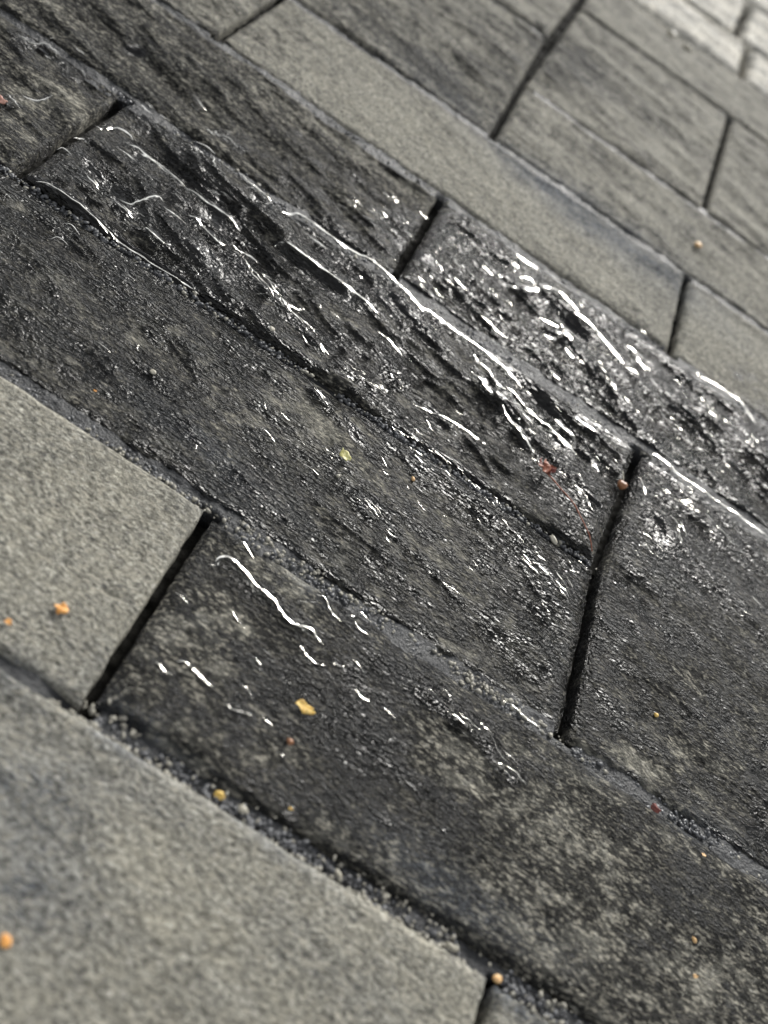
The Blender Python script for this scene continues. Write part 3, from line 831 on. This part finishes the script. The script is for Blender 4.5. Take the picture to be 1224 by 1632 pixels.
# near-black fill added low in the short joints to hide their walls
def fill_strip(u0, v0, u1, v1, z, seed):
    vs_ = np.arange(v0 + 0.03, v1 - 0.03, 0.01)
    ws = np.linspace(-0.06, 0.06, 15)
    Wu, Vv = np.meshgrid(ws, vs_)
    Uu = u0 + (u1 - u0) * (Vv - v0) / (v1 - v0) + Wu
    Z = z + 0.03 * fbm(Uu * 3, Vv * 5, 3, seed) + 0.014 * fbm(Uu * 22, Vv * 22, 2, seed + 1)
    return grid_mesh("joint_fill", Uu * U, Vv * U, Z * U)
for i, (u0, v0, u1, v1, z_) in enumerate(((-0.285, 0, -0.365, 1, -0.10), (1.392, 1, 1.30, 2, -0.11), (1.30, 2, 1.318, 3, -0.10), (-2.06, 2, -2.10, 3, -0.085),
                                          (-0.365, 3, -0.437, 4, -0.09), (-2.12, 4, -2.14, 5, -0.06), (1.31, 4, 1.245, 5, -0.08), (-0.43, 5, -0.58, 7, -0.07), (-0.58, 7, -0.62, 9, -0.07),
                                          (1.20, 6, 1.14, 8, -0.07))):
    o = link("joint_fill", fill_strip(u0, v0, u1, v1, z_, 400 + i), DARK_FILL, pavement)
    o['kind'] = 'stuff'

# grit along the joints: small angular grains, joined
def grain_shape(rnd, flat=0.7):
    import bmesh
    bm = bmesh.new()
    bmesh.ops.create_icosphere(bm, subdivisions=1, radius=1.0)
    for v in bm.verts:
        v.co *= 0.75 + 0.5 * rnd.random()
        v.co.z *= flat
    vs_ = np.array([v.co[:] for v in bm.verts])
    fs = np.array([[v.index for v in f.verts] for f in bm.faces])
    bm.free()
    return vs_, fs
rnd = random.Random(5)
shapes = [grain_shape(rnd) for _ in range(8)]
def grit_field(name, spots, mat):
    V, Fc, k = [], [], 0
    for x, y, z, s in spots:
        vs_, fs = shapes[rnd.randrange(8)]
        a = rnd.random() * 6.283
        ca, sa = math.cos(a), math.sin(a)
        st = 1 + 0.6 * rnd.random()
        w = vs_ * s
        V.append(np.stack([x + (w[:, 0] * st * ca - w[:, 1] * sa), y + (w[:, 0] * st * sa + w[:, 1] * ca), z + w[:, 2]], -1))
        Fc.append(fs + k)
        k += len(vs_)
    V, Fc = np.concatenate(V) * U, np.concatenate(Fc)
    me = bpy.data.meshes.new(name)
    me.from_pydata(V.tolist(), [], Fc.tolist())
    me.polygons.foreach_set('use_smooth', np.ones(len(me.polygons), bool))
    o = link(name, me, mat, pavement)
    o['kind'] = 'stuff'
    return o
spots = []
for v, u0, u1, n, off, spread in ((0.0, -0.4, 2.2, 800, -0.028, 0.010), (0.03, -0.4, 2.2, 240, 0.0, 0.03), (1.0, -1.5, 2.6, 600, -0.01, 0.022), (1.02, -0.3, 1.3, 500, 0.0, 0.02), (2.0, -2.6, 1.3, 320, 0.0, 0.02),
                                  (3.0, -2.2, 2.2, 260, 0.0, 0.025), (4.0, -2.2, 2.2, 200, 0.0, 0.02)):
    for _ in range(n):
        x = rnd.uniform(u0, u1)
        if perlin(np.array([x * 2.3]), np.array([v + 0.5]), 33)[0] < rnd.uniform(-0.6, 0.3):
            continue
        s = 0.004 + 0.008 * rnd.random() ** 2.5
        spots.append((x, v + off + rnd.gauss(0, spread * 0.6), -0.022 + rnd.uniform(-0.012, 0.012), s))
grit_field("joint_grit", spots, GRIT)
spots = []
for v, u0, u1, n, spread, zz in ((0.0, -0.4, 2.2, 1300, 0.030, -0.030), (1.0, -1.5, 2.6, 1700, 0.030, -0.022), (2.0, -2.6, 1.27, 1000, 0.018, -0.022),
                                 (3.0, -2.2, 2.2, 1500, 0.034, -0.022), (4.0, -2.2, 2.2, 500, 0.02, -0.018)):
    for _ in range(n):
        x = rnd.uniform(u0, u1)
        if min(abs(x - q) for q in (-0.285, -0.365, 1.392, 1.31)) < 0.05:
            continue
        s = 0.004 + 0.009 * rnd.random() ** 2
        spots.append((x, v + rnd.gauss(0, spread * 0.6), zz + rnd.uniform(-0.012, 0.006), s))
grit_field("joint_sand_grains", spots, DARK_GRIT)

# ------------------------------------------------------------------ edges of the water lying on the stone
def surface_z(x, y):
    z = np.zeros_like(x)
    for v0, v1, ul0, ul1, ur0, ur1, cleft, seed, rough, z0, tilt, fine in PAVERS:
        t = (y - v0) / (v1 - v0)
        m = (y >= v0) & (y < v1) & (x >= ul0 * (1 - t) + ul1 * t) & (x < ur0 * (1 - t) + ur1 * t)
        if m.any() and fine:
            z[m] = relief(x[m], y[m], cleft, seed, rough, True)[0] + z0 + tilt * (y[m] - (v0 + v1) / 2)
    return z

def water_material():
    m = bpy.data.materials.new("water_film")
    m.use_nodes = True
    nt = m.node_tree
    nt.nodes.clear()
    out = N(nt, 'ShaderNodeOutputMaterial')
    mx = N(nt, 'ShaderNodeMixShader')
    fr = N(nt, 'ShaderNodeFresnel')
    fr.inputs['IOR'].default_value = 1.36
    gl = N(nt, 'ShaderNodeBsdfGlossy')
    gl.inputs['Color'].default_value = (0.92, 0.90, 0.84, 1)
    gl.inputs['Roughness'].default_value = 0.16
    tr = N(nt, 'ShaderNodeBsdfTransparent')
    tr.inputs['Color'].default_value = (0.72, 0.73, 0.72, 1)
    nt.links.new(fr.outputs[0], mx.inputs[0])
    nt.links.new(tr.outputs[0], mx.inputs[1])
    nt.links.new(gl.outputs[0], mx.inputs[2])
    nt.links.new(mx.outputs[0], out.inputs['Surface'])
    return m

def catmull(p, n):
    p = np.vstack([2 * p[0] - p[1], p, 2 * p[-1] - p[-2]])
    out = []
    for i in range(1, len(p) - 2):
        t = np.linspace(0, 1, n, endpoint=False)[:, None]
        a, b, c, d = p[i - 1], p[i], p[i + 1], p[i + 2]
        out.append(0.5 * (2 * b + (c - a) * t + (2 * a - 5 * b + 4 * c - d) * t ** 2 + (3 * b - a - 3 * c + d) * t ** 3))
    out.append(p[-2][None])
    return np.vstack(out)

def water_lines():
    V, Fc, k = [], [], 0
    rw = random.Random(11)
    lines = []
    for pts, h, wf, wn_ in RIDGES:
        p = catmull(np.array(pts), 7)
        if wf < 0.05:
            lines.append((p, h))
            continue
        if p[:, 1].mean() > 4.2 or p[:, 1].mean() < 0.3:
            continue
        # wet shoulders break the film into short ripples
        L = np.concatenate([[0], np.cumsum(np.hypot(*(p[1:] - p[:-1]).T))])
        for _ in range(int(L[-1] / 0.035)):
            a = rw.uniform(0, max(L[-1] - 0.05, 0.01))
            q = np.linspace(a, min(a + rw.uniform(0.03, 0.12), L[-1]), 6)
            o = rw.gauss(0.2, 0.55) * wf
            lines.append((np.stack([np.interp(q, L, p[:, 0]) + o * 0.4 + [rw.gauss(0, 0.004) for _ in q], np.interp(q, L, p[:, 1]) + o + [rw.gauss(0, 0.003) for _ in q]], -1), 0.004))
    for _ in range(460):
        u0, v0 = rw.choice(((rw.uniform(-1.9, 1.2), rw.uniform(2.1, 2.95)), (rw.uniform(-0.3, 2.2), rw.uniform(3.08, 3.9)), (rw.uniform(-0.3, 2.2), rw.uniform(3.08, 3.9)),
                            (rw.uniform(1.4, 2.2), rw.uniform(2.2, 2.9)), (rw.uniform(1.0, 2.3), rw.uniform(3.1, 4.1)), (rw.uniform(-1.6, 1.2), rw.uniform(1.1, 1.95)), (rw.uniform(-0.9, -0.45), rw.uniform(3.1, 3.7))))
        if perlin(np.array([u0 * 2.6]), np.array([v0 * 4.5]), 88)[0] < rw.uniform(-0.25, 0.35):
            continue
        a = rw.gauss(-0.32, 0.25)
        n_ = 5
        q = np.linspace(0, rw.uniform(0.02, 0.09), n_)
        lines.append((np.stack([u0 + q * math.cos(a) + [rw.gauss(0, 0.003) for _ in q], v0 + q * math.sin(a) + [rw.gauss(0, 0.003) for _ in q]], -1), 0.002))
    for idx, (p, h) in enumerate(lines):
        # even spacing
        d = np.concatenate([[0], np.cumsum(np.hypot(*(p[1:] - p[:-1]).T))])
        n = max(8, int(d[-1] / 0.006))
        q = np.linspace(0, d[-1], n)
        p = np.stack([np.interp(q, d, p[:, 0]), np.interp(q, d, p[:, 1])], -1)
        p += 0.004 * np.stack([fbm(q * 18, q * 0 + idx, 2, 301), fbm(q * 18, q * 0 + idx, 2, 303)], -1)
        t = np.gradient(p, axis=0)
        t /= np.maximum(np.hypot(*t.T), 1e-9)[:, None]
        nr = np.stack([-t[:, 1], t[:, 0]], -1)
        strong = min(1.0, h / 0.02)
        half = (0.0060 + 0.0100 * strong) * (0.75 + 0.5 * fbm(q * 9, q * 0 + idx * 3.1, 2, 305))
        tap = np.clip(np.minimum(q, d[-1] - q) / 0.07, 0.03, 1) ** 0.8
        half = half * tap * min(1.0, 0.45 + 2.4 * d[-1])
        s = np.linspace(-1, 1, 13)
        look = np.arctan2(CAM['h'], np.hypot(p[:, 1] - CAM['v'], p[:, 0]))
        H = (0.30 + 1.0 * np.clip(0.5 + 1.4 * fbm(q * 14, q * 0 + idx * 5.3, 3, 311), 0, 1)) * half * 1.15 * np.tan(np.maximum(look - 0.41, 0.12) / 2) * 1.5
        X = p[:, 0][:, None] + nr[:, 0][:, None] * half[:, None] * s
        Y = p[:, 1][:, None] + nr[:, 1][:, None] * half[:, None] * s
        base = surface_z(p[:, 0], p[:, 1])
        ker = np.ones(5) / 5
        base = np.convolve(np.pad(base, 2, mode='edge'), ker, mode='valid')
        edge = surface_z(X, Y)
        prof = np.cos(0.5 * math.pi * s) ** 2
        Z = edge * 0.75 + base[:, None] * 0.25 + H[:, None] * prof + 0.0022
        nrw, nc = X.shape
        V.append(np.stack([X, Y, Z], -1).reshape(-1, 3))
        i = np.arange(nrw * nc).reshape(nrw, nc) + k
        Fc.append(np.stack([i[:-1, :-1], i[:-1, 1:], i[1:, 1:], i[1:, :-1]], -1).reshape(-1, 4))
        k += nrw * nc
    V, Fc = np.concatenate(V) * U, np.concatenate(Fc)
    me = bpy.data.meshes.new("water_film")
    me.from_pydata(V.tolist(), [], Fc.tolist())
    me.polygons.foreach_set('use_smooth', np.ones(len(me.polygons), bool))
    o = link("water_film", me, water_material(), pavement)
    o['kind'] = 'stuff'
water_lines()


# ------------------------------------------------------------------ litter lying on the paving
import bmesh
def mat_litter():
    return dict(
        orange=plain_material("orange_petal", (0.62, 0.25, 0.045), (0.80, 0.42, 0.12), 0.55, 900, 0.2),
        tan=plain_material("tan_seed", (0.62, 0.36, 0.14), (0.85, 0.58, 0.30), 0.5, 700, 0.15),
        yellow=plain_material("yellow_petal", (0.68, 0.42, 0.08), (0.90, 0.66, 0.24), 0.5, 800, 0.2),
        gold=plain_material("gold_scale", (0.50, 0.32, 0.05), (0.72, 0.50, 0.14), 0.55, 900, 0.1),
        green=plain_material("pale_leaf", (0.55, 0.52, 0.16), (0.82, 0.78, 0.42), 0.5, 800, 0.2),
        rust=plain_material("rusty_stalk", (0.20, 0.055, 0.028), (0.34, 0.11, 0.055), 0.5, 900),
        brown=plain_material("brown_seed", (0.20, 0.085, 0.035), (0.34, 0.16, 0.075), 0.4, 900),
        dark=plain_material("dark_red_bract", (0.10, 0.022, 0.018), (0.20, 0.05, 0.035), 0.5, 900),
        pink=plain_material("pink_chip", (0.36, 0.17, 0.13), (0.50, 0.28, 0.22), 0.5, 700),
        cream=plain_material("cream_quartz", (0.36, 0.335, 0.27), (0.56, 0.53, 0.44), 0.4, 500),
    )
ML = mat_litter()

def to_mesh(name, bm):
    bmesh.ops.recalc_face_normals(bm, faces=bm.faces)
    for f in bm.faces:
        f.smooth = True
    me = bpy.data.meshes.new(name)
    bm.to_mesh(me)
    bm.free()
    return me

def place(o, key, lift=0.0, rot=0.0, joint=None):
    x, y, a, s = SPOT[key]
    z = joint if joint is not None else top_z(x, y)
    o.location = (x * U, y * U, (z + lift) * U)
    o.rotation_euler = (0, 0, a + rot)

def describe(o, label, cat, group=None):
    o['label'] = label
    o['category'] = cat
    if group:
        o['group'] = group

def pebble_mesh(name, length, wide, high, seed):
    rn = random.Random(seed)
    bm = bmesh.new()
    bmesh.ops.create_icosphere(bm, subdivisions=3, radius=0.5)
    ph = [rn.uniform(0, 6.28) for _ in range(6)]
    for v in bm.verts:
        c = v.co
        k = 1 + 0.10 * math.sin(5 * c.x + ph[0]) + 0.12 * math.sin(7 * c.y + ph[1] + 3 * c.x) + 0.10 * math.sin(8 * c.z + ph[2]) + 0.05 * math.sin(19 * c.x + 13 * c.y + ph[3])
        v.co = Vector((c.x * length * k, c.y * wide * k, c.z * high * k))
    return to_mesh(name, bm)

def flake_mesh(name, size, lobes, seed, curl=0.25, thick=0.05, aspect=0.8):
    """a torn, curled scrap with a real thickness"""
    rn = random.Random(seed)
    bm = bmesh.new()
    n, rings = 28, 5
    ph = [rn.uniform(0, 6.28) for _ in range(5)]
    def pt(t, q):
        rad = 0.5 * (0.80 + 0.11 * math.cos(lobes * t + ph[0]) + 0.10 * math.sin(5 * t + ph[1]) + 0.06 * math.sin(9 * t + ph[2])) * q
        x, y = rad * math.cos(t), aspect * rad * math.sin(t)
        z = curl * (x * x * 1.2 - 0.4 * y * y + 0.25 * x * y) + 0.05 * math.sin(9 * x + ph[3]) * q + 0.04 * math.sin(11 * y + ph[4])
        return x, y, z
    lay = []
    for side in (1, -1):
        c = bm.verts.new((0, 0, (0.05 * math.sin(ph[3]) + side * thick / 2) * size))
        rows_ = []
        for k in range(1, rings + 1):
            q = k / rings
            tk = thick * (1 - 0.6 * q * q)
            rows_.append([bm.verts.new(tuple(w * size for w in (x, y, z + side * tk / 2))) for x, y, z in (pt(2 * math.pi * i / n, q) for i in range(n))])
        for i in range(n):
            j = (i + 1) % n
            bm.faces.new((c, rows_[0][i], rows_[0][j]))
            for k in range(rings - 1):
                bm.faces.new((rows_[k][i], rows_[k + 1][i], rows_[k + 1][j], rows_[k][j]))
        lay.append(rows_[-1])
    for i in range(n):
        j = (i + 1) % n
        bm.faces.new((lay[0][i], lay[0][j], lay[1][j], lay[1][i]))
    return to_mesh(name, bm)

def tube_mesh(name, pts, radii, sides=10):
    bm = bmesh.new()
    rings = []
    for i, p in enumerate(pts):
        p = Vector(p)
        t = (Vector(pts[min(i + 1, len(pts) - 1)]) - Vector(pts[max(i - 1, 0)])).normalized()
        s = t.cross(Vector((0, 0, 1)))
        s = s.normalized() if s.length > 1e-6 else Vector((1, 0, 0))
        w = s.cross(t)
        rings.append([bm.verts.new(p + radii[i] * (s * math.cos(2 * math.pi * k / sides) + w * math.sin(2 * math.pi * k / sides))) for k in range(sides)])
    for a, b in zip(rings, rings[1:]):
        for k in range(sides):
            bm.faces.new((a[k], a[(k + 1) % sides], b[(k + 1) % sides], b[k]))
    bm.faces.new(rings[0][::-1])
    bm.faces.new(rings[-1])
    return to_mesh(name, bm)

def flake(name, key, mat, lobes, seed, label, cat, group=None, curl=0.25, aspect=0.8, k=1.0, joint=None, tilt=(0, 0), thick=0.06):
    s = SPOT[key][3] * U * k
    o = link(name, flake_mesh(name, s, lobes, seed, curl, thick, aspect), ML[mat])
    place(o, key, 0.010 + 0.05 * SPOT[key][3], 0, joint)
    o.rotation_euler.x, o.rotation_euler.y = tilt
    describe(o, label, cat, group)
    return o

def pebble(name, key, mat, seed, label, cat, group=None, shape=(1.0, 0.75, 0.6), joint=None, k=1.0):
    k *= 0.8 if mat == 'cream' else 1.0
    s = SPOT[key][3] * U * k
    o = link(name, pebble_mesh(name, s * shape[0], s * shape[1], s * shape[2], seed), ML[mat])
    place(o, key, SPOT[key][3] * k * shape[2] * 0.36, 0, joint)
    describe(o, label, cat, group)
    return o

FL = 'scraps of petal and leaf dropped on the paving'
flake('petal_scrap', 'orange_left', 'orange', 4, 1, 'round orange petal scrap lying on the pale dry paver at left', 'petal', FL, 0.4, 0.9, 1.05)
flake('petal_scrap', 'orange_edge', 'orange', 3, 2, 'smaller orange scrap left of the round orange petal, by the left frame edge', 'petal', FL, 0.3, 0.8)
flake('petal_scrap', 'yellow_flake', 'yellow', 2, 3, 'torn elongated yellow petal on a dark wet paver beside a black stain', 'petal', FL, 0.7, 0.5, 1.15, tilt=(0.25, -0.2))
flake('petal_scrap', 'gold_joint', 'gold', 3, 4, 'golden yellow scrap caught among the grit of the nearest long joint', 'petal', FL, 0.5, 0.7, 1.15, joint=-0.012)
flake('leaf_scrap', 'green_flake', 'green', 2, 5, 'pale yellow green leaf scrap on the middle dark paver', 'leaf', FL, 0.6, 0.6, 1.1, tilt=(0.2, 0.3))
flake('petal_scrap', 'tan_flake', 'tan', 3, 6, 'faint tan scrap below the tan speck near the lower right corner', 'petal', FL, 0.3, 0.7)
flake('petal_scrap', 'rust_bit', 'tan', 2, 7, 'tiny pinkish tan fleck below the second long joint at lower right', 'petal', FL, 0.4, 0.6, 0.8)
flake('bract_scrap', 'red_bit', 'dark', 3, 8, 'dark red brown bract scrap wedged in the long joint at right', 'bract', FL, 0.6, 0.6, 1.1, joint=-0.004, tilt=(0.3, 0.2))
flake('stone_chip', 'pink_chip', 'pink', 3, 9, 'dull pink chip at the upper left edge on a dark paver', 'chip', FL, 0.3, 0.6, 1.1, thick=0.2)
flake('petal_scrap', 'orange_fleck', 'orange', 3, 10, 'tiny orange fleck on the dark paver above the sandy joint at left', 'petal', FL, 0.3, 0.6)
flake('petal_scrap', 'gold_speck', 'yellow', 3, 15, 'tiny yellow fleck on the dark paver right of the golden joint scrap', 'petal', FL, 0.3, 0.6)

SE = 'small seeds scattered on the paving'
pebble('seed', 'orange_seed', 'orange', 11, 'bright orange oval seed on the front paver at the lower left frame edge', 'seed', SE, (0.85, 0.6, 0.24))
pebble('seed', 'tan_seed_gap', 'tan', 12, 'shiny tan seed on the corner of the front paver at a black gap', 'seed', SE, (0.85, 0.6, 0.36), joint=-0.006)
pebble('seed', 'tan_speck', 'tan', 13, 'little tan seed right of the pale green leaf scrap', 'seed', SE, (1.1, 0.55, 0.5), k=0.8)
pebble('seed', 'yellow_dot', 'yellow', 14, 'tiny yellow seed alone on the dark paver right of the tall crack', 'seed', SE, (1.0, 0.7, 0.6), k=0.85)
pebble('seed', 'tan_dot', 'tan', 16, 'small tan seed on the mottled paver near the lower right corner', 'seed', SE, (1.1, 0.7, 0.6), k=0.75)
pebble('seed', 'far_dot', 'tan', 17, 'blurred tan seed on the dry grey paver at upper right', 'seed', SE, (1.0, 0.8, 0.6))
pebble('seed', 'brown_bit', 'brown', 18, 'dull brown seed just left of the torn yellow petal', 'seed', SE, (0.75, 0.5, 0.45))

PB = 'pale pebbles of grit'
pebble('pebble', 'cream_pebble', 'cream', 21, 'cream pebble just below the pale green leaf scrap', 'pebble', PB, k=0.8)
pebble('pebble', 'pebble_crack', 'cream', 22, 'whitish oval pebble in the dark crease left of the tall crack', 'pebble', PB, (1.2, 0.75, 0.7))
pebble('pebble', 'pebble_lit', 'cream', 23, 'cream pebble on the dark paver above the sandy joint at left', 'pebble', PB, k=0.75)
pebble('pebble', 'pebble_a', 'cream', 24, 'short pale pebble in the nearest joint, right of the larger pale one', 'pebble', PB, joint=-0.02, k=0.8)
pebble('pebble', 'pebble_b', 'cream', 25, 'largest pale pebble in the nearest joint, beside the golden scrap', 'pebble', PB, (1.1, 0.6, 0.5), joint=-0.016, k=0.75)
pebble('pebble', 'pebble_c', 'cream', 26, 'round pale pebble in the nearest joint at the bottom centre', 'pebble', PB, joint=-0.016, k=0.8)
pebble('pebble', 'pebble_d', 'cream', 27, 'grey white pebble in the dark crease below the long black scoop', 'pebble', PB, k=0.8)
pebble('pebble', 'pebble_e', 'cream', 28, 'long pale pebble in the nearest joint near its lower right end', 'pebble', PB, (1.2, 0.55, 0.5), joint=-0.016)
pebble('pebble', 'chip_far_a', 'cream', 32, 'larger white chip by the pale stones at the upper right', 'pebble', PB, (1.2, 0.7, 0.6))
pebble('pebble', 'chip_far_b', 'cream', 33, 'smaller white chip by the pale stones at the upper right', 'pebble', PB, (1.3, 0.6, 0.6))

# dried flower head with its long stalk
fx, fy, fa, fs = SPOT['flower']
fz = top_z(fx, fy) + 0.02
root = bpy.data.objects.new("dried_flower", None)
scene.collection.objects.link(root)
root.location = (fx * U, fy * U, fz * U)
describe(root, 'dried rust red flower head with a long thin stalk on the wet paver', 'dried flower')
mx, my = SPOT['stem_mid'][:2]
ex, ey = SPOT['stem_end'][:2]
pts = []
for i in range(15):
    t = i / 14
    x = (1 - t) ** 2 * fx + 2 * t * (1 - t) * (2 * mx - 0.5 * (fx + ex)) + t * t * ex
    y = (1 - t) ** 2 * fy + 2 * t * (1 - t) * (2 * my - 0.5 * (fy + ey)) + t * t * ey
    z = max(top_z(x, y), -0.03) + 0.012 + 0.03 * math.sin(math.pi * t) + 0.003 * math.sin(t * 17)
    pts.append(((x - fx) * U, (y - fy) * U, (z - fz) * U))
link('stalk', tube_mesh('stalk', pts, [0.00042 * (1 - 0.45 * i / 14) for i in range(15)]), ML['rust'], root)
rf = random.Random(3)
for i in range(7):
    a = i * 0.9 + rf.uniform(-0.2, 0.2)
    me = flake_mesh('bract', fs * U * rf.uniform(0.42, 0.62), 2, 40 + i, 0.9, 0.08, 0.55)
    p = link('bract', me, ML['rust' if i % 3 else 'dark'], root)
    rr = fs * U * rf.uniform(0.16, 0.34)
    p.location = (rr * math.cos(a), rr * math.sin(a), fs * U * rf.uniform(0.06, 0.30))
    p.rotation_euler = (rf.uniform(-0.7, 0.7), rf.uniform(-0.8, 0.2), a)
for i in range(3):
    p = link('floret', pebble_mesh('floret', fs * U * 0.24, fs * U * 0.2, fs * U * 0.22, 60 + i), ML['rust'], root)
    p.location = (fs * U * rf.uniform(-0.2, 0.2), fs * U * rf.uniform(-0.2, 0.2), fs * U * 0.22)

# round brown seed on the lip of the tall crack
bx, by, ba, bs = SPOT['brown_seed']
bz = 0.0
root = bpy.data.objects.new("stalked_seed", None)
scene.collection.objects.link(root)
root.location = (bx * U, by * U, (bz + bs * 0.25) * U)
root.rotation_euler = (0, 0, ba)
describe(root, 'round brown seed with a short pale stalk at the lip of the tall crack', 'seed')
link('seed_body', pebble_mesh('seed_body', bs * U * 0.95, bs * U * 0.9, bs * U * 0.85, 71), ML['brown'], root)
link('seed_stalk', tube_mesh('seed_stalk', [(bs * U * q, bs * U * 0.15 * q * q, bs * U * (0.1 + 0.12 * q)) for q in (0.4, 0.7, 1.0, 1.3, 1.6)], [0.00035, 0.0003, 0.00028, 0.00026, 0.0002]), ML['cream'], root)
